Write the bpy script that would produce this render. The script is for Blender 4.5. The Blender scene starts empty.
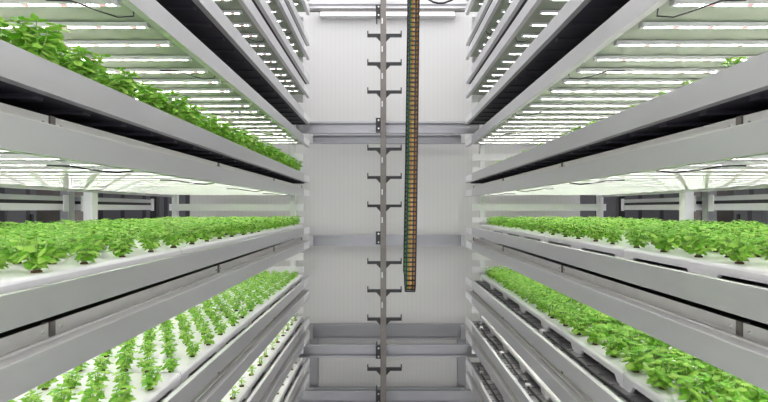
import bpy, math, random
import numpy as np
from mathutils import Vector, Matrix, Euler
random.seed(7)
C = bpy.context.scene.collection
U = 0.83            # half width of the aisle on the left, metres
EYE = 2.6
F = 480.0           # focal length in pixels
VX, VY = 385.0, 209.0
AL, AR = 0.83, 0.888
END = 5.28          # far end of the racks
NEAR = -0.3

def PX(px, py, d):  # a point seen at pixel (px,py) at distance d down the aisle
    return ((px-VX)*d/F, d, EYE-(py-VY)*d/F)

# ------------------------------------------------------------------ materials
def mat(name, col, rough=0.5, metal=0.0, noise=0.0, nscale=8.0, stretch=None, bump=0.0, spec=0.5):
    m = bpy.data.materials.new(name); m.use_nodes = True
    nt = m.node_tree; b = nt.nodes['Principled BSDF']
    b.inputs['Base Color'].default_value = (*col, 1); b.inputs['Roughness'].default_value = rough
    b.inputs['Metallic'].default_value = metal
    b.inputs['Specular IOR Level'].default_value = spec
    if noise or bump:
        tc = nt.nodes.new('ShaderNodeTexCoord'); mp = nt.nodes.new('ShaderNodeMapping')
        if stretch: mp.inputs['Scale'].default_value = stretch
        n = nt.nodes.new('ShaderNodeTexNoise'); n.inputs['Scale'].default_value = nscale; n.inputs['Detail'].default_value = 4
        nt.links.new(tc.outputs['Object'], mp.inputs['Vector']); nt.links.new(mp.outputs['Vector'], n.inputs['Vector'])
        if noise:
            r = nt.nodes.new('ShaderNodeMapRange')
            r.inputs['To Min'].default_value = 1-noise; r.inputs['To Max'].default_value = 1+noise
            mx = nt.nodes.new('ShaderNodeMix'); mx.data_type = 'RGBA'; mx.blend_type = 'MULTIPLY'; mx.inputs[0].default_value = 1
            mx.inputs[6].default_value = (*col, 1)
            nt.links.new(n.outputs['Fac'], r.inputs['Value']); nt.links.new(r.outputs['Result'], mx.inputs[7])
            nt.links.new(mx.outputs[2], b.inputs['Base Color'])
            r2 = nt.nodes.new('ShaderNodeMapRange'); r2.inputs['To Min'].default_value = rough-.08; r2.inputs['To Max'].default_value = rough+.1
            nt.links.new(n.outputs['Fac'], r2.inputs['Value']); nt.links.new(r2.outputs['Result'], b.inputs['Roughness'])
        if bump:
            bp = nt.nodes.new('ShaderNodeBump'); bp.inputs['Strength'].default_value = bump; bp.inputs['Distance'].default_value = .01
            nt.links.new(n.outputs['Fac'], bp.inputs['Height']); nt.links.new(bp.outputs['Normal'], b.inputs['Normal'])
    return m

M = {}
M['alu'] = mat('brushed_aluminium', (.69,.69,.705), .36, .8, .03, 3, (6,.5,6))
M['alu_in'] = mat('galvanised_steel', (.78,.765,.75), .42, .45, .10, 14)
M['beam'] = mat('frame_aluminium', (.42,.42,.44), .38, .75, .05, 4)
M['paint'] = mat('pale_frame_coating', (.90,.90,.91), .4, .05)
M['dark'] = mat('shade_dark_tray_underside', (.035,.032,.045), .55)  # shade beneath the trays is put into this near-black colour
M['bed'] = mat('gutter_floor', (.30,.29,.30), .3, .6, .25, 10)
M['white'] = mat('white_plastic_tray', (.86,.85,.86), .35)
M['black'] = mat('black_coated_steel', (.015,.015,.017), .4)
M['rod'] = mat('grey_steel_tube', (.22,.20,.185), .5, .6, .25, 12)
M['bolt'] = mat('bright_bolt', (.85,.85,.85), .25, .6)
M['refl'] = mat('green_bounce_tinted_reflector', (.36,.42,.31), .4, .15, .06, 20)  # green light bounced off the plants is mixed into this grey
M['orange'] = mat('orange_cable_sheath', (.95,.40,.06), .45)
M['green'] = mat('green_cable_sheath', (.12,.6,.15), .45)
M['tan'] = mat('tan_cable_sheath', (.95,.68,.36), .45)
M['plug'] = mat('peat_plug', (.10,.055,.025), .9, 0, .3, 60)
M['stem'] = mat('pale_green_stem', (.30,.48,.12), .5)
M['darkwall'] = None
M['floor'] = mat('sealed_concrete', (.38,.38,.38), .3, 0, .1, 2)

def leaf_mat(name, col, col2):
    m = bpy.data.materials.new(name); m.use_nodes = True; nt = m.node_tree; nt.nodes.clear()
    out = nt.nodes.new('ShaderNodeOutputMaterial')
    geo = nt.nodes.new('ShaderNodeNewGeometry'); oi = nt.nodes.new('ShaderNodeObjectInfo')
    ramp = nt.nodes.new('ShaderNodeMix'); ramp.data_type = 'RGBA'
    ramp.inputs[6].default_value = (*col, 1); ramp.inputs[7].default_value = (*col2, 1)
    nt.links.new(geo.outputs['Random Per Island'], ramp.inputs[0])
    b = nt.nodes.new('ShaderNodeBsdfPrincipled'); b.inputs['Roughness'].default_value = .42; b.inputs['Specular IOR Level'].default_value = .45
    t = nt.nodes.new('ShaderNodeBsdfTranslucent')
    mx = nt.nodes.new('ShaderNodeMixShader'); mx.inputs[0].default_value = .28
    nt.links.new(ramp.outputs[2], b.inputs['Base Color']); nt.links.new(ramp.outputs[2], t.inputs['Color'])
    nt.links.new(b.outputs[0], mx.inputs[1]); nt.links.new(t.outputs[0], mx.inputs[2]); nt.links.new(mx.outputs[0], out.inputs['Surface'])
    return m
M['leaf'] = leaf_mat('basil_leaf', (.17,.50,.025), (.52,.78,.16))
M['young'] = leaf_mat('seedling_leaf', (.30,.58,.07), (.48,.72,.14))

def led_mat(strength):
    # diodes in a row: white ones with a rose coloured one now and then
    m = bpy.data.materials.new('led_diode_row'); m.use_nodes = True; nt = m.node_tree; nt.nodes.clear()
    out = nt.nodes.new('ShaderNodeOutputMaterial'); em = nt.nodes.new('ShaderNodeEmission')
    tc = nt.nodes.new('ShaderNodeTexCoord'); sp = nt.nodes.new('ShaderNodeSeparateXYZ')
    nt.links.new(tc.outputs['Object'], sp.inputs[0])
    def mth(op, a, v=None):
        n = nt.nodes.new('ShaderNodeMath'); n.operation = op; nt.links.new(a, n.inputs[0])
        if v is not None: n.inputs[1].default_value = v
        return n.outputs[0]
    fr = mth('FRACT', mth('MULTIPLY', sp.outputs[0], 1/.0165))
    on = mth('GREATER_THAN', fr, .45)
    red = mth('GREATER_THAN', mth('FRACT', mth('MULTIPLY', sp.outputs[0], 1/.132)), .83)
    cm = nt.nodes.new('ShaderNodeMix'); cm.data_type = 'RGBA'
    cm.inputs[6].default_value = (1,.985,.94,1); cm.inputs[7].default_value = (.80,.42,.38,1)
    nt.links.new(red, cm.inputs[0]); nt.links.new(cm.outputs[2], em.inputs['Color'])
    st = nt.nodes.new('ShaderNodeMapRange'); st.inputs['To Min'].default_value = .3; st.inputs['To Max'].default_value = strength
    nr = mth('SUBTRACT', on); nt.links.new(red, nr.node.inputs[1]); nr.node.use_clamp = True
    nt.links.new(nr, st.inputs['Value']); ad = mth('ADD', st.outputs[0]); rm = mth('MULTIPLY', red, .7); nt.links.new(rm, ad.node.inputs[1])
    nt.links.new(ad, em.inputs['Strength'])
    nt.links.new(em.outputs[0], out.inputs['Surface'])
    return m
M['led'] = led_mat(24.0)

def panel_wall(name, col, line, width, lw, metal=0.0, rough=.45):
    m = bpy.data.materials.new(name); m.use_nodes = True; nt = m.node_tree; b = nt.nodes['Principled BSDF']
    tc = nt.nodes.new('ShaderNodeTexCoord'); sp = nt.nodes.new('ShaderNodeSeparateXYZ'); nt.links.new(tc.outputs['Object'], sp.inputs[0])
    ad = nt.nodes.new('ShaderNodeMath'); ad.operation = 'ADD'; nt.links.new(sp.outputs[0], ad.inputs[0]); nt.links.new(sp.outputs[1], ad.inputs[1])
    mu = nt.nodes.new('ShaderNodeMath'); mu.operation = 'MULTIPLY'; mu.inputs[1].default_value = 1/width; nt.links.new(ad.outputs[0], mu.inputs[0])
    fr = nt.nodes.new('ShaderNodeMath'); fr.operation = 'FRACT'; nt.links.new(mu.outputs[0], fr.inputs[0])
    lt = nt.nodes.new('ShaderNodeMath'); lt.operation = 'LESS_THAN'; lt.inputs[1].default_value = lw; nt.links.new(fr.outputs[0], lt.inputs[0])
    mx = nt.nodes.new('ShaderNodeMix'); mx.data_type = 'RGBA'; mx.inputs[6].default_value = (*col,1); mx.inputs[7].default_value = (*line,1)
    nt.links.new(lt.outputs[0], mx.inputs[0]); nt.links.new(mx.outputs[2], b.inputs['Base Color'])
    b.inputs['Roughness'].default_value = rough; b.inputs['Metallic'].default_value = metal
    return m
M['wall'] = panel_wall('pale_ribbed_panel', (.80,.79,.77), (.755,.745,.73), .055, .12)
M['darkwall'] = panel_wall('dark_ribbed_panel', (.12,.12,.13), (.04,.04,.045), .31, .18)

# ------------------------------------------------------------------ mesh helper
class MB:
    def __init__(s): s.v = []; s.f = []; s.m = []
    def box(s, x0, x1, y0, y1, z0, z1, mi=0):
        if x0 > x1: x0, x1 = x1, x0
        n = len(s.v)
        s.v += [(x0,y0,z0),(x1,y0,z0),(x1,y1,z0),(x0,y1,z0),(x0,y0,z1),(x1,y0,z1),(x1,y1,z1),(x0,y1,z1)]
        for q in ((0,3,2,1),(4,5,6,7),(0,1,5,4),(1,2,6,5),(2,3,7,6),(3,0,4,7)):
            s.f.append([n+i for i in q]); s.m.append(mi)
        return s
    def prism(s, prof, y0, y1, mi=0):           # closed outline in (x,z) swept along y
        n = len(s.v); k = len(prof)
        s.v += [(x,y0,z) for x,z in prof] + [(x,y1,z) for x,z in prof]
        for i in range(k):
            j = (i+1) % k; s.f.append([n+i,n+j,n+k+j,n+k+i]); s.m.append(mi)
        s.f.append([n+i for i in range(k)][::-1]); s.f.append([n+k+i for i in range(k)]); s.m += [mi,mi]
        return s
    def prism_z(s, prof, x0, x1, mi=0):         # closed outline in (y,z) swept along x
        n = len(s.v); k = len(prof)
        s.v += [(x0,y,z) for y,z in prof] + [(x1,y,z) for y,z in prof]
        for i in range(k):
            j = (i+1) % k; s.f.append([n+i,n+j,n+k+j,n+k+i]); s.m.append(mi)
        s.f.append([n+i for i in range(k)][::-1]); s.f.append([n+k+i for i in range(k)]); s.m += [mi,mi]
        return s
    def tube(s, pts, r, seg=8, mi=0):
        pts = [Vector(p) for p in pts]; rings = []
        for i, p in enumerate(pts):
            d = (pts[min(i+1,len(pts)-1)] - pts[max(i-1,0)]).normalized()
            a = d.cross(Vector((0,1,0)));
            if a.length < .05: a = d.cross(Vector((1,0,0)))
            a.normalize(); b = d.cross(a)
            rr = r[i] if isinstance(r, (list,tuple)) else r
            n = len(s.v)
            for k in range(seg):
                t = 2*math.pi*k/seg; s.v.append(tuple(p + a*math.cos(t)*rr + b*math.sin(t)*rr))
            rings.append(n)
        for i in range(len(rings)-1):
            for k in range(seg):
                k2 = (k+1) % seg; s.f.append([rings[i]+k, rings[i]+k2, rings[i+1]+k2, rings[i+1]+k]); s.m.append(mi)
        s.f.append([rings[0]+k for k in range(seg)]); s.f.append([rings[-1]+k for k in range(seg)][::-1]); s.m += [mi,mi]
        return s
    def build(s, name, mats, parent=None, bevel=0, org=None, smooth=False):
        me = bpy.data.meshes.new(name)
        if not isinstance(mats, (list,tuple)): mats = [mats]
        o0 = Vector((0,0,0))
        q = parent
        while q is not None: o0 += q.location; q = q.parent
        loc = Vector(org) - o0 if org is not None else Vector((0,0,0))
        off = o0 + loc
        me.from_pydata([tuple(Vector(v)-off) for v in s.v], [], s.f)
        for m_ in mats: me.materials.append(m_)
        me.polygons.foreach_set('material_index', s.m)
        import bmesh
        bm = bmesh.new(); bm.from_mesh(me); bmesh.ops.recalc_face_normals(bm, faces=bm.faces)
        bm.to_mesh(me); bm.free()
        if smooth: me.polygons.foreach_set('use_smooth', [True]*len(me.polygons))
        me.update()
        o = bpy.data.objects.new(name, me); C.objects.link(o); o.location = loc
        if parent is not None: o.parent = parent
        if bevel:
            b = o.modifiers.new('bevel','BEVEL'); b.width = bevel; b.segments = 2; b.limit_method = 'ANGLE'
        return o

def tag(o, label, cat, group=None, kind=None):
    o['label'] = label; o['category'] = cat
    if group: o['group'] = group
    if kind: o['kind'] = kind
    return o
def thing(name, loc, label, cat, group=None, rz=0):
    o = bpy.data.objects.new(name, None); C.objects.link(o); o.location = loc; o.rotation_euler = (0,0,rz)
    o.empty_display_size = .05
    return tag(o, label, cat, group)
def copy_to(src, parent, loc=None):
    c = src.copy(); C.objects.link(c); c.parent = parent
    if loc is not None: c.location = loc
    return c

# ------------------------------------------------------------------ setting
def struct(o): o['kind'] = 'structure'; return o
struct(MB().box(-6,6,-1.5,8.2,-.1,0).build('floor', M['floor']))
struct(MB().box(-2.52,2.52,6.2,6.3,0,6.2).build('wall_back', M['wall']))
struct(MB().box(-6,-2.54,6.9,7.0,0,6.2).build('wall_back_left', M['darkwall']))
struct(MB().box(2.54,6,6.9,7.0,0,6.2).build('wall_back_right', M['darkwall']))
struct(MB().box(-4.3,-4.2,-1.4,6.9,0,6.2).build('wall_left', M['darkwall']))
struct(MB().box(4.2,4.3,-1.4,6.9,0,6.2).build('wall_right', M['darkwall']))

# horizontal members crossing the end of the aisle
def cbeam(name, x0, x1, d, y0px, y1px, label, depth=.07, m='beam', flange=.008, group='steel crossbeams at the end of the aisle'):
    z1 = EYE-(y0px-VY)*d/F; z0 = EYE-(y1px-VY)*d/F
    X0 = (x0-VX)*d/F; X1 = (x1-VX)*d/F
    t = thing(name, ((X0+X1)/2, d, z0), label, 'beam', group)
    w = MB(); w.box(X0,X1,d+depth*.55,d+depth*.7,z0,z1); w.build('web', M[m], t)
    f = MB()
    f.box(X0,X1,d,d+depth*.7,z1-flange,z1); f.box(X0,X1,d,d+depth*.7,z0,z0+flange)
    f.box(X0,X1,d,d+.004,z1-flange*2.6,z1-flange); f.box(X0,X1,d,d+.004,z0+flange,z0+flange*2.6)
    f.build('flange', M[m], t)
    for sx in (X0, X1):
        p = MB(); k = .05*(1 if sx == X0 else -1)
        p.box(sx, sx+k, d-.006, d, z0+.004, z1-.004); p.build('end_plate', M['alu'], t)
    return t
cbeam('crossbeam', 291,484,5.38,2,8,'bright flat steel crossbeam at the very top of the aisle end', m='paint')
cbeam('crossbeam', 291,484,5.38,121.5,133,'grey steel crossbeam across the aisle end just above eye level')
cbeam('crossbeam', 291,484,5.38,345,357.5,'grey steel crossbeam with the fourth black bracket, below eye level')
cbeam('crossbeam', 291,484,5.38,391,405,'lowest grey steel crossbeam at the bottom edge of the photo')
cbeam('wall_rail', 309,465,6.0,134,143.5,'blue-grey wall rail tucked right under the upper crossbeam', group='rails on the back wall')
cbeam('wall_rail', 309,465,6.0,235,246,'blue-grey wall rail across the middle of the back wall', group='rails on the back wall')
cbeam('wall_rail', 309,465,6.0,324.5,339.5,'wide dark grey wall rail above the fourth crossbeam', group='rails on the back wall')
cbeam('wall_rail', 309,465,6.05,7.5,10.6,'thin added dark strip filling the dark gap between top crossbeam and strip lamp', m='rod', flange=.004, group='rails on the back wall')  # no real rail: dark strip drawn in for the dark gap
cbeam('wall_rail', 309,465,6.0,388,396,'lowest wall rail, half hidden behind the lowest crossbeam', group='rails on the back wall')
for s_, w_ in ((309.5,'left'),(458,'right')):
    x0 = (s_-VX)*6.08/F; x1 = (s_+8-VX)*6.08/F
    t = thing('wall_post', ((x0+x1)/2,6.1,0), 'short grey steel post standing against the back wall, %s of the aisle' % w_, 'post', 'posts on the back wall')
    MB().box(x0,x1,6.08,6.19,0,EYE-(340-VY)*6.0/F).build('post_shaft', M['beam'], t); MB().box(x0-.03,x1+.03,6.05,6.2,0,.012).build('foot_plate', M['beam'], t)
# strip lamp high on the wall
t = thing('strip_lamp', PX(387,13,6.12), 'long white strip lamp on the back wall at the top', 'lamp')
a = PX(319,11,6.1); b = PX(456,16,6.1)
MB().box(a[0],b[0],6.10,6.2,b[2],a[2]).build('lamp_housing', M['paint'], t)
lm = bpy.data.materials.new('lamp_diffuser'); lm.use_nodes = True
lb = lm.node_tree.nodes['Principled BSDF']; lb.inputs['Base Color'].default_value = (.9,.9,.9,1); lb.inputs['Emission Color'].default_value = (1,1,1,1); lb.inputs['Emission Strength'].default_value = .9
MB().box(a[0]+.02,b[0]-.02,6.085,6.10,b[2]+.006,a[2]-.006).build('diffuser', lm, t)

# ------------------------------------------------------------------ racks
TOPS = {'I':2.85,'H':2.255,'G':1.75,'F':1.215,'A':.441,'B':-.2275,'C':-.885,'D':-1.425,'E':-1.97}
TNAME = {'I':'fifth shelf above eye level','H':'fourth shelf above eye level','G':'third shelf above eye level','F':'second shelf above eye level','A':'first shelf above eye level',
 'B':'first shelf below eye level','C':'second shelf below eye level','D':'third shelf below eye level','E':'lowest shelf'}
def geo(tier):   # heights: lip, face bottom, strip top, beam top, beam bottom
    z = EYE + TOPS[tier]*U
    ex = .098 if tier == 'F' else 0.0
    return z, z-.079, z-.116-ex, z-.158-ex, z-.235-ex
WID = 1.5
LEDMESH = None
def led_parts(first):
    g = MB(); L = 1.36
    g.box(0,L,-.019,.019,.004,.016,0); g.box(-.012,0,-.014,.014,.002,.018,0); g.box(L,L+.012,-.014,.014,.002,.018,0)
    g.box(0,L,-.0105,-.0088,.0012,.004,0); g.box(0,L,.0088,.0105,.0012,.004,0)  # side fins added to hide the diode glow at grazing angles
    n = len(g.v); g.v += [(0,-.0085,.003),(L,-.0085,.003),(L,.0085,.003),(0,.0085,.003)]; g.f.append([n,n+3,n+2,n+1]); g.m.append(2)
    return g
def make_shelf(side, tier):
    s = -1 if side == 'left' else 1
    a = AL if side == 'left' else AR
    X = lambda lat: s*lat
    z, zf, zs, zb, z0 = geo(tier)
    t = thing('grow_shelf', (X(a+WID/2), END, z0), 'aluminium grow shelf with LED bars beneath, %s of the %s rack' % (TNAME[tier], side), 'shelf', 'grow shelves of the %s rack' % side)
    # front panel with rolled lip
    p = MB(); p.box(X(a),X(a+.004),NEAR,END,zf,z); p.box(X(a+.004),X(a+.022),NEAR,END,z-.004,z); p.box(X(a+.004),X(a+.03),NEAR,END,zf,zf+.004)
    p.box(X(a+.018),X(a+.022),NEAR,END,z-.012,z-.004)
    p.build('front_panel', M['alu'], t)
    # gutter bed and dark ribbed underside
    bed = MB(); bed.box(X(a+.03),X(a+WID),NEAR,END,z-.058,z-.052)
    y = NEAR+.1
    while y < END-.03:
        bed.box(X(a+.03),X(a+.26),y,y+.03,z-.052,z-.045); y += .13
    bed.box(X(a+.022),X(a+.03),NEAR,END,z-.058,z-.004)
    bed.build('gutter_bed', M['bed'], t)
    un = MB(); un.box(X(a+.03),X(a+WID),NEAR,END,zf,zf+.014)
    y = NEAR+.1
    while y < END-.04:
        un.box(X(a+.05),X(a+WID-.05),y,y+.035,zf-.010,zf); y += .2
    un.build('underside', M['dark'], t)
    # recessed rail, flange and beam
    d = .073
    r = MB()
    ys = [NEAR,1.3,2.6,3.9,END]
    for i in range(4): r.box(X(a+d),X(a+d+.004),ys[i]+.012,ys[i+1]-.012,zb+.003,zs)
    r.build('recessed_rail', M['alu_in'], t)
    bm_ = MB(); bm_.box(X(a),X(a+.004),NEAR,END,z0,zb); bf = MB(); bf.box(X(a),X(a+d+.03),NEAR,END,zb,zb+.003); bf.box(X(a+.045),X(a+.049),NEAR,END,zb+.003,zb+.009); bf.build('beam_flange', M['alu_in'], t)
    bm_.box(X(a+.004),X(a+.03),NEAR,END,z0,z0+.004)
    bm_.build('light_beam', M['alu'], t)
    for yy in (1.3,2.6,3.9,5.2):
        q = MB(); q.box(X(a+d-.004),X(a+d+.02),yy-.010,yy+.010,zb+.003,zs+.001);
        sp_ = q.build('spacer', M['rod'], t)
        for k in (-.035,.035):
            c = MB(); c.tube([(X(a+d+.001),yy+k,(zb+zs)/2),(X(a+d-.003),yy+k,(zb+zs)/2)],.004,8); c.build('bolt', M['bolt'], sp_)
    for (q0,q1) in ((zf+.006,z-.008),(z0+.006,zb-.006)):
        c = MB(); c.box(X(a-.004),X(a+.0),END-.36,END-.02,q0,q1); c.build('end_cap', M['paint'], t)
    bk = MB(); bk.box(X(a+WID),X(a+WID+.02),NEAR,END,z0,z); bk.build('back_rail', M['alu'], t)
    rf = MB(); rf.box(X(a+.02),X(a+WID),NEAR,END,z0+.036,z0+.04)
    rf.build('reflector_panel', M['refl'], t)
    # LED bars
    global LEDMESH
    st = a+.085 if side == 'left' else a+.10
    k = 0; y = .033
    while y < END-.05:
        if LEDMESH is None:
            g = led_parts(None); o = g.build('led_bar', [M['paint'], M['black'], M['led']], None); LEDMESH = o.data; bpy.data.objects.remove(o)
        o = bpy.data.objects.new('led_bar', LEDMESH); C.objects.link(o); o.parent = t
        o.location = Vector((X(st) if s > 0 else X(st+1.36), y, z0+.016)) - t.location
        k += 1; y += .2
    # feed cables looping beneath the reflector
    for j, yy in enumerate((1.55,2.35,3.35,4.35)):
        c = MB(); xa = st+.0
        pts = [(X(xa+.20),yy+.03,z0+.012),(X(xa+.12),yy+.03,z0+.010),(X(xa+.09),yy+.05,z0+.004),(X(xa+.06),yy+.09,z0+.0),(X(xa+.02),yy+.13,z0-.004),(X(xa-.03),yy+.14,z0+.004),(X(xa-.05),yy+.10,z0+.012)]
        c.tube(pts,.0028,6); c.build('feed_cable', M['black'], t)
    return t
for side in ('left','right'):
    for tier in TOPS: make_shelf(side, tier)

# end frame of each rack: uprights with short cross rails at every tier
for side in ('left','right'):
    s = -1 if side == 'left' else 1; a = AL if side == 'left' else AR
    t = thing('rack_end_frame', (s*(a+.75), END+.06, 0), 'pale coated end frame closing the far end of the %s rack' % side, 'frame', 'rack end frames')
    for lat in (a+.165, a+WID-.02):
        u = MB(); u.box(s*lat,s*(lat+.055),END+.045,END+.10,0,5.2)
        for zz in np.arange(.3,5.1,.15): u.box(s*(lat+.02),s*(lat+.035),END+.043,END+.046,zz,zz+.03)
        u.build('upright', M['paint'] if lat > a+.1 else M['beam'], t)
    for tier in ('H','G','F','A','B','C','D','E'):
        z = EYE + TOPS[tier]*U
        for dz, h in ((.17,.075),(.035,.06)):
            c = MB(); c.box(s*(a+.075),s*(a+WID+.05),END+.012,END+.045,z+dz,z+dz+h); c.build('cross_rail', M['paint'], t)
    # posts along the back of the rack
    for i, yy in ((1,3.95),):
        lat = a+1.555
        p = thing('rack_post', (s*(lat+.035),yy,0), 'pale square post rising behind the plants of the %s rack' % side, 'post', 'posts behind the racks')
        MB().box(s*lat,s*(lat+.075),yy-.04,yy+.04,0,5.2).build('post_shaft', M['paint'], p, bevel=.006)
        MB().box(s*(lat-.02),s*(lat+.095),yy-.06,yy+.06,0,.01).build('foot_plate', M['beam'], p)
    # rails of the neighbouring rack seen behind
    for i, (y0, y1) in enumerate(((.8,3.98),(4.15,5.45))):
        for lv, zc in enumerate((EYE-.01,)):
            lat = a+1.80
            p = thing('neighbour_rack_rail', (s*(lat+.03),(y0+y1)/2,zc), 'long pale slotted rail behind the %s rack, %s the middle post, %s' % (side, 'nearer than' if i == 0 else 'beyond', 'at eye level'), 'rail', 'slotted rails of the neighbouring racks')
            MB().box(s*lat,s*(lat+.06),y0,y1,zc,zc+.052).build('lower_bar', M['paint'], p)
            MB().box(s*(lat+.01),s*(lat+.06),y0,y1,zc+.052,zc+.078).build('slot', M['black'], p)
            MB().box(s*lat,s*(lat+.06),y0,y1,zc+.078,zc+.115).build('upper_bar', M['alu'], p)
            for ye in (y0,y1-.06):
                MB().box(s*(lat-.008),s*lat,ye,ye+.06,zc-.01,zc+.125).build('end_bracket', M['paint'], p)
    for i, yy in enumerate((4.06, 5.6)):
        lat = a+1.82
        p = thing('neighbour_rack_post', (s*(lat+.04),yy,0), 'dark upright of the neighbouring rack behind the %s rack, %s one' % (side, ('nearer','farther')[i]), 'post', 'neighbouring rack uprights')
        MB().box(s*lat,s*(lat+.07),yy-.04,yy+.04,0,5).build('post_shaft', M['black'] if i else M['beam'], p)
        MB().box(s*(lat-.02),s*(lat+.09),yy-.06,yy+.06,0,.01).build('foot_plate', M['beam'], p)
    # pipes and cabinets in the dark beyond
    for i, (yy, h, mm) in enumerate(((4.55,2.8,'darkwall'),(5.4,2.9,'rod'))):
        x = s*3.7
        p = thing('service_cabinet', (x,yy,0), 'dim %s service cabinet standing far behind the %s rack' % (('dark panelled','brown-grey')[i], side), 'cabinet', 'service cabinets behind the racks')
        MB().box(x-.25,x+.25,yy-.2,yy+.2,0,h).build('cabinet_body', M[mm], p)
        MB().box(x-s*.26,x-s*.25,yy-.17,yy+.17,.1,h-.08).build('cabinet_door', M[mm], p)
        MB().box(x-s*.275,x-s*.26,yy+.1,yy+.13,h-.5,h-.25).build('cabinet_handle', M['black'], p)

# ------------------------------------------------------------------ trays
TRAYN = 4
ORD = ['zeroth','first','second','third','fourth','fifth','sixth','seventh','eighth','ninth','tenth','eleventh','twelfth','thirteenth','fourteenth','fifteenth','sixteenth','seventeenth','eighteenth','nineteenth','twentieth','twenty-first','twenty-second','twenty-third','twenty-fourth']
def nth(n, end): return ('at %s' % end) if n == 1 else '%s from %s' % (ORD[n], end)
TRAYS = {}
def tray_geom(side, tier):
    a = AL if side == 'left' else AR
    z = EYE + TOPS[tier]*U
    lat0 = a+.062 if side == 'left' else a+.155
    return lat0, a+WID-.03, z+.018, z-.052   # front edge, back edge, top, foot
PITCH = .208
for side in ('left','right'):
    s = -1 if side == 'left' else 1
    for tier in 'ABCDE':
        l0, l1, zt, zfoot = tray_geom(side, tier)
        proto = None
        yb = END-.06
        for k in range(5):
            y1 = yb - k*1.04; y0 = y1 - 1.034
            lab = 'white growing tray, %s rack, %s, %s' % (side, TNAME[tier], nth(k+1,'far wall'))
            if k == 0:
                t = thing('growing_tray', (s*(l0+l1)/2, (y0+y1)/2, zfoot), lab, 'tray', 'white growing trays')
                top = MB(); c = .014
                # rounded front edge on the top board
                prof = [(s*(l0+.0),zt-.026),(s*(l0+.0),zt-.010),(s*(l0+.004),zt-.004),(s*(l0+.012),zt),(s*l1,zt),(s*l1,zt-.026)]
                top.prism(prof, y0, y1); top.build('tray_top', M['white'], t)
                sk = MB()
                L = 1.034; h0 = zfoot; h1 = zt-.026; q = zt-.038
                if side == 'right': q = zt-.034
                arch = []
                pr = [(y0,h1),(y0,h0),(y0+.05,h0)]
                for m0 in (y0+.05, y0+.05+L/2):
                    e = m0 + L/2 - .10
                    pr += [(m0,h0),(m0+.03,q),(e-.03,q),(e,h0)]
                    if m0 == y0+.05: pr += []
                pr += [(y1,h0),(y1,h1)]
                pp = []
                for v in pr:
                    if not pp or pp[-1] != v: pp.append(v)
                sk.prism_z(pp, s*(l0+.002), s*(l0+.016)); sk.build('skirt', M['white'], t)
                sk = MB(); sk.prism_z(pp, s*(l1-.02), s*(l1-.006)); sk.build('skirt', M['white'], t)
                proto = t; loc0 = Vector(t.location)
            else:
                r = proto.copy(); C.objects.link(r); r.location = loc0 - Vector((0,1.04*k,0)); r['label'] = lab
                for ch in list(proto.children):
                    if ch.parent == proto: copy_to(ch, r)

# water hoses lying in the gutters on the right
for tier in ('C','D','E'):
    z = EYE + TOPS[tier]*U; a = AR
    t = thing('irrigation_hose', (a+.10, END, z-.045), 'thin dark irrigation hose in the gutter, %s of the right rack' % TNAME[tier], 'hose', 'irrigation hoses in the gutters')
    g = MB(); pts = [(a+.095+.006*math.sin(y*5), y, z-.034) for y in np.arange(.6,5.15,.15)]
    g.tube(pts,.008,8); g.build('hose_pipe', M['black'], t)
    for y in ((1.8,2.55,3.3,4.05,4.9) if tier != 'C' else (3.0,)):
        c = MB(); c.box(a+.08,a+.112,y-.02,y+.02,z-.045,z-.022); c.build('hose_connector', M['white'], t)

# ------------------------------------------------------------------ plants
def leaf(v, f, base, yaw, pitch, L, W, curl, roll=0):
    n = len(v)
    R = Euler((0,0,yaw)).to_matrix() @ Euler((pitch,0,0)).to_matrix() @ Euler((0,roll,0)).to_matrix()
    loc = [(0,0,0)]
    for t, w in ((.2,.62),(.5,1.0),(.8,.62)):
        zc = -curl*L*t*t
        for k in (-1,0,1): loc.append((k*w*W/2, t*L, zc - (abs(k))*W*.20 - (1-abs(k))*0))
    loc.append((0,L,-curl*L*1.05))
    for p in loc:
        q = R @ Vector(p); v.append((base[0]+q.x, base[1]+q.y, base[2]+q.z))
    f += [[n,n+2,n+1],[n,n+3,n+2]]
    for r in range(2):
        b = n+1+3*r; f += [[b,b+1,b+4,b+3],[b+1,b+2,b+5,b+4]]
    b = n+7; f += [[b,b+1,n+10],[b+1,b+2,n+10]]

def plant_data(rng, H, W, stems, nodes, leafL):
    v, f = [], []; st = MB()
    for i in range(stems):
        az = 2*math.pi*i/stems + rng.uniform(-.3,.3)
        spread = (W*.5 - leafL*.45)*rng.uniform(.55,1.0) if i else 0.0
        top = H*(rng.uniform(.62,.9) if i else .93)
        ex, ey = math.cos(az)*spread, math.sin(az)*spread
        pts = []
        for k in range(4):
            t = k/3; pts.append((ex*t**.8, ey*t**.8, top*t))
        st.tube(pts, [.0028,.0024,.002,.0014], 5)
        for k in range(nodes):
            t = (k+1.0)/nodes
            t = .12 + .88*t
            bx, by, bz = ex*t**.8, ey*t**.8, top*t
            y0 = az + math.pi/2*(k % 2) + rng.uniform(-.4,.4)
            last = k == nodes-1
            sc = (1.0 if not last else .72)*rng.uniform(.8,1.15)
            if k == 0: sc *= .85
            for j in range(4 if last else 2):
                yy = y0 + (math.pi*j if not last else math.pi/2*j)
                pit = rng.uniform(-.25,.35) if not last else rng.uniform(.1,.7)
                leaf(v, f, (bx,by,bz), yy, pit, leafL*sc, leafL*sc*.74, rng.uniform(.25,.6), rng.uniform(-.35,.35))
    return v, f, st
def plug_mb():
    g = MB(); g.tube([(0,0,-.001),(0,0,.005),(0,0,.007)], [.013,.012,.007], 10); return g

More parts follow.
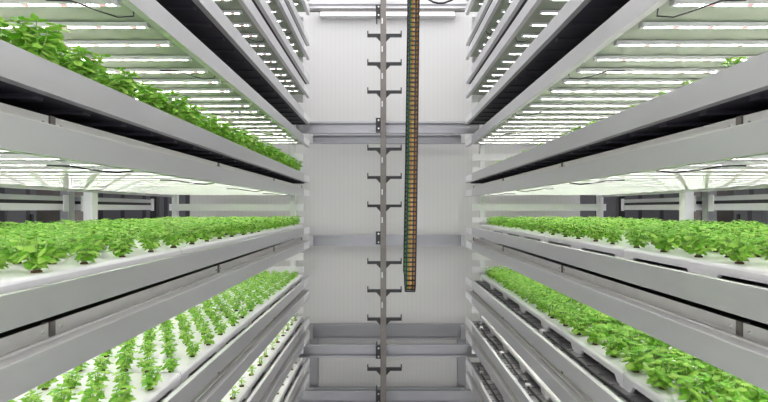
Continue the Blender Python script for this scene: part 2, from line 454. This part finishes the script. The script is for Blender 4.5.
KINDS = {}
def make_kind(key, variants, H, W, stems, nodes, leafL, lm):
    KINDS[key] = []
    for i in range(variants):
        rng = random.Random(hash_(key)*10+i)
        v, f, st = plant_data(rng, H, W, stems, nodes, leafL)
        me = bpy.data.meshes.new('foliage'); me.from_pydata(v, [], f); me.materials.append(lm)
        me.polygons.foreach_set('use_smooth', [True]*len(f)); me.update()
        so = st.build('stem', M['stem'], None, smooth=True); sm = so.data; bpy.data.objects.remove(so)
        KINDS[key].append((me, sm, np.array(v, dtype=np.float32), f, st))
def hash_(k): return {'tall':5,'big':1,'mid':2,'seed':3,'tiny':4}[k]
make_kind('big', 6, .100, .128, 10, 4, .032, M['leaf'])
make_kind('tall', 5, .135, .145, 11, 6, .036, M['leaf'])
make_kind('mid', 5, .086, .096, 7, 4, .028, M['leaf'])
make_kind('seed', 4, .050, .055, 2, 2, .027, M['young'])
make_kind('tiny', 3, .034, .036, 1, 2, .020, M['young'])
po = plug_mb().build('root_plug', M['plug'], None); PLUG = po.data; bpy.data.objects.remove(po)

cands = []
BLOCK = {}
for side in ('left','right'):
    a = AL if side == 'left' else AR
    BLOCK[side] = []
    for tier in TOPS:
        z, zf, zs, zb, z0 = geo(tier)
        BLOCK[side].append(((z0-EYE)/a, (z-EYE)/a))
def visible(side, x, y, zbase, H):
    # anything of the plant in frame and not behind a shelf front
    if y < .4: return False
    if abs(x)/y > .86: return False
    for zz in np.linspace(zbase, zbase+H*.95, 6):
        r = (zz-EYE)/abs(x)
        py = VY - F*(zz-EYE)/y
        if py < -12 or py > 412: continue
        if not any(lo < r < hi for lo, hi in BLOCK[side]): return True
    return False
spec = {('left','A'):('tall',1.0),('right','A'):('mid',.92),('left','B'):('big',.97),('right','B'):('big',.97),('left','C'):('mid',1.0),('right','C'):('big',1.22),
        ('left','D'):('seed',1.3),('left','E'):('tiny',1.0)}
for (side,tier),(key,sc) in spec.items():
    s = -1 if side == 'left' else 1
    l0, l1, zt, _ = tray_geom(side, tier)
    rows = 13
    for r in range(rows):
        lat = l0+.045 + .104*r if side == 'left' else l0+.065+.104*r
        if lat > l1-.05: continue
        for k in range(20):
            y = 5.03 + (.0) - PITCH*k
            H = {'tall':.135,'big':.105,'mid':.09,'seed':.05,'tiny':.034}[key]*sc
            if visible(side, s*lat, y, zt, H):
                cands.append((math.sqrt(lat*lat+y*y+(zt-EYE)**2), side, tier, key, r, k, s*lat, y, zt, sc))
cands.sort(key=lambda c: c[0])
nb = 0; rest = []
rng = random.Random(5)
for c in cands:
    dist, side, tier, key, r, k, x, y, zt, sc = c
    x += rng.uniform(-.006,.006); y += rng.uniform(-.006,.006)
    rz = rng.uniform(0,6.28); sc2 = sc*rng.uniform(.88,1.1); vi = rng.randrange(len(KINDS[key]))
    basil = key in ('tall','big','mid')
    if basil and nb >= 300: rest.append((key, vi, x, y, zt, rz, sc2)); continue
    if basil: nb += 1
    kind = {'tall':'tall bushy basil','big':'bushy green basil','mid':'small leafy basil','seed':'young basil seedling','tiny':'tiny basil seedling'}[key]
    tn = {'A':'first shelf above','B':'first shelf below','C':'second shelf below','D':'third shelf below','E':'lowest shelf'}[tier]
    lab = '%s, %s rack, %s, %s row in, %s from far wall' % (kind, side, tn, ORD[r+1], ORD[k+1])
    t = thing('basil_plant' if basil else 'basil_seedling', (x,y,zt), lab, 'plant' if basil else 'seedling', '%s on the %s rack, %s' % ('basil plants' if basil else 'basil seedlings', side, tn), rz)
    t.scale = (sc2,sc2,sc2*rng.uniform(.92,1.08))
    me, sm = KINDS[key][vi][:2]
    for nm, dd in (('foliage',me),('stem',sm),('root_plug',PLUG)):
        o = bpy.data.objects.new(nm, dd); C.objects.link(o); o.parent = t
print('plants', len(cands), 'individual basil', nb, 'rest', len(rest))
# all the further basil plants as one object
V, FI, n0 = [], [], 0
for key, vi, x, y, zt, rz, sc2 in rest:
    va = KINDS[key][vi][2]; f = KINDS[key][vi][3]
    cs, sn = math.cos(rz), math.sin(rz)
    w = np.empty_like(va); w[:,0] = (va[:,0]*cs-va[:,1]*sn)*sc2+x; w[:,1] = (va[:,0]*sn+va[:,1]*cs)*sc2+y; w[:,2] = va[:,2]*sc2+zt
    V.append(w); FI += [[i+n0 for i in q] for q in f]; n0 += len(va)
if V:
    V = np.concatenate(V); me = bpy.data.meshes.new('distant_basil_plants'); me.from_pydata(V.tolist(), [], FI)
    me.materials.append(M['leaf']); me.polygons.foreach_set('use_smooth', [True]*len(FI)); me.update()
    o = bpy.data.objects.new('distant_basil_plants', me); C.objects.link(o)
    tag(o, 'mass of green basil plants on the farther rows and ends of the trays', 'plants', None, 'stuff')

# ------------------------------------------------------------------ hook pole in the aisle end
d = 5.12; pm = d/F
x0 = (380.4-VX)*pm; x1 = (386.2-VX)*pm; xc = (x0+x1)/2
t = thing('hook_pole', (xc,d+.03,0), 'tall grey steel pole with pairs of black hook arms down the aisle centre', 'pole')
MB().box(x0,x1,d,d+.055,0,5.6).build('pole_shaft', M['rod'], t, bevel=.004)
MB().box(xc-.10,xc+.10,d-.05,d+.1,0,.01).build('foot_plate', M['rod'], t)
def hz(py): return EYE-(py-VY)*pm
for py in (5-28.4+0, 33.8,62.3,90.6,148,176.5,205,262,290.4,318.8,369):
    z = hz(py)
    for s_, xe in ((-1,(367.2-VX)*pm),(1,(401.8-VX)*pm)):
        g = MB(); xs = x0 if s_ < 0 else x1
        th = .030
        pr = [(xs,z+.006),(xe-s_*.012,z+.006),(xe-s_*.012,z+.036),(xe,z+.040),(xe,z-.024),(xs+s_*.045,z-.024),(xs,z-.072)]
        g.prism(pr, d+.012, d+.043); g.build('hook_arm', M['black'], t)
for py in (4.5,117.8,231.5,345.8,391.5):
    z1 = hz(py); z0 = hz(py+13)
    br = MB(); br.box((375.8-VX)*pm, x0, d+.0, d+.035, z0, z1); br.box((375.8-VX)*pm,(377.0-VX)*pm,d+.035,5.36,z0+.02,z1-.02)
    bo = br.build('mounting_bracket', M['black'], t)
    for zz in (z0+.025,z1-.025):
        b2 = MB(); xx = (378.6-VX)*pm; b2.tube([(xx,d-.006,zz),(xx,d+.002,zz)],.009,8); b2.build('bolt', M['bolt'], bo)
# small fixing straps up the pole
for py in (21,49,76,104,160,192,220,275,305):
    z = hz(py); MB().box(x0+.012,x0+.026,d-.004,d,z-.03,z+.03).build('fixing_clip', M['tan'] if 0 else M['alu_in'], t)

# ------------------------------------------------------------------ hanging cable carrier
dF = 3.35; pm2 = dF/F
def cx(z): # centre line leans slightly towards the bottom
    t_ = (z-(EYE-.58))/2.1
    return (409.6-VX)*pm2 + .030*min(1,max(0,t_))**.7
ztop = EYE+1.62; rad = .085; zbot = EYE-(291-VY)*pm2+rad
path = []
L = .032
z = ztop
while z > zbot: path.append((cx(z)+.004, dF, z)); z -= L
n = 8
for k in range(n+1):
    an = math.pi*k/n; path.append((cx(zbot)+.004-.0005*k, dF+rad-rad*math.cos(an), zbot-rad*math.sin(an)))
z = zbot+L
while z < ztop: path.append((cx(z)-.002-.006*(1-min(1,(z-zbot)/2)), dF+2*rad, z)); z += L
t = thing('cable_carrier', (cx(ztop),dF,zbot-rad), 'black cable carrier chain with orange and green cables hanging in a loop', 'cable carrier')
W2 = .028
def link_mb(g, p, q):
    p = Vector(p); q = Vector(q); dd = (q-p); l = dd.length; dd.normalize(); nrm = dd.cross(Vector((1,0,0))).normalized()
    def obox(u0,u1,v0,v1,w0,w1):
        n_ = len(g.v)
        for (u,v_,w) in ((u0,v0,w0),(u1,v0,w0),(u1,v1,w0),(u0,v1,w0),(u0,v0,w1),(u1,v0,w1),(u1,v1,w1),(u0,v1,w1)):
            g.v.append(tuple(p + Vector((1,0,0))*u + nrm*v_ + dd*w))
        for f_ in ((0,3,2,1),(4,5,6,7),(0,1,5,4),(1,2,6,5),(2,3,7,6),(3,0,4,7)): g.f.append([n_+i for i in f_]); g.m.append(0)
    obox(-W2-.008,-W2,-.022,.022,0,l*1.12); obox(W2,W2+.008,-.022,.022,0,l*1.12)
    obox(-W2,W2,.016,.022,0,l*.3); obox(-W2,W2,-.022,-.016,0,l*.3)
    obox(.010,.015,-.018,.018,0,l)
rest_l = MB()
for i in range(len(path)-1):
    if i < 99:
        g = MB(); link_mb(g, path[i], path[i+1]); g.build('chain_link', M['black'], t)
    else: link_mb(rest_l, path[i], path[i+1])
if rest_l.v:
    o = rest_l.build('rear_chain_links', M['black'], t); o['kind'] = 'stuff'
for off, r_, mm in ((-.022,.005,'green'),(-.012,.006,'orange'),(.001,.007,'tan'),(.021,.006,'orange')):
    g = MB(); g.tube([(p[0]+off,p[1],p[2]) for p in path], r_, 6, 0); g.build('cable', M[mm], t, smooth=True)
# thin cable at the very top
a = [PX(424,-6,4.9),PX(428,-1,4.9),PX(433,2,4.9),PX(438,3.2,4.9),PX(444,3,4.9),PX(452,0,4.9),PX(458,-6,4.9)]
g = MB(); g.tube(a,.010,8); o = g.build('hanging_cable', M['black'], None, org=a[3], smooth=True); tag(o,'thin black cable sagging beside the cable carrier at the top edge','cable')

# ------------------------------------------------------------------ world, camera
w = bpy.data.worlds.new('world'); bpy.context.scene.world = w; w.use_nodes = True
bg = w.node_tree.nodes['Background']; bg.inputs[1].default_value = 1.55
wn = w.node_tree; tc = wn.nodes.new('ShaderNodeTexCoord'); sp = wn.nodes.new('ShaderNodeSeparateXYZ'); rp = wn.nodes.new('ShaderNodeValToRGB')
wn.links.new(tc.outputs['Generated'], sp.inputs[0]); wn.links.new(sp.outputs[2], rp.inputs[0])
rp.color_ramp.elements[0].position = -0.0; rp.color_ramp.elements[0].color = (.80,.80,.84,1)
rp.color_ramp.elements[1].position = .8; rp.color_ramp.elements[1].color = (1.05,1.05,1.07,1)
wn.links.new(rp.outputs[0], bg.inputs[0])
cam = bpy.data.cameras.new('camera'); co = bpy.data.objects.new('camera', cam); C.objects.link(co)
co.location = (0,0,EYE); co.rotation_euler = (math.pi/2,0,0)
cam.sensor_width = 36; cam.lens = F/768*36
cam.shift_x = -(VX-384)/768; cam.shift_y = (VY-201)/768
cam.clip_start = .02
bpy.context.scene.camera = co
vs = bpy.context.scene.view_settings
vs.view_transform = 'Standard'; vs.look = 'None'; vs.exposure = 0.5; vs.gamma = 1; vs.use_curve_mapping = False
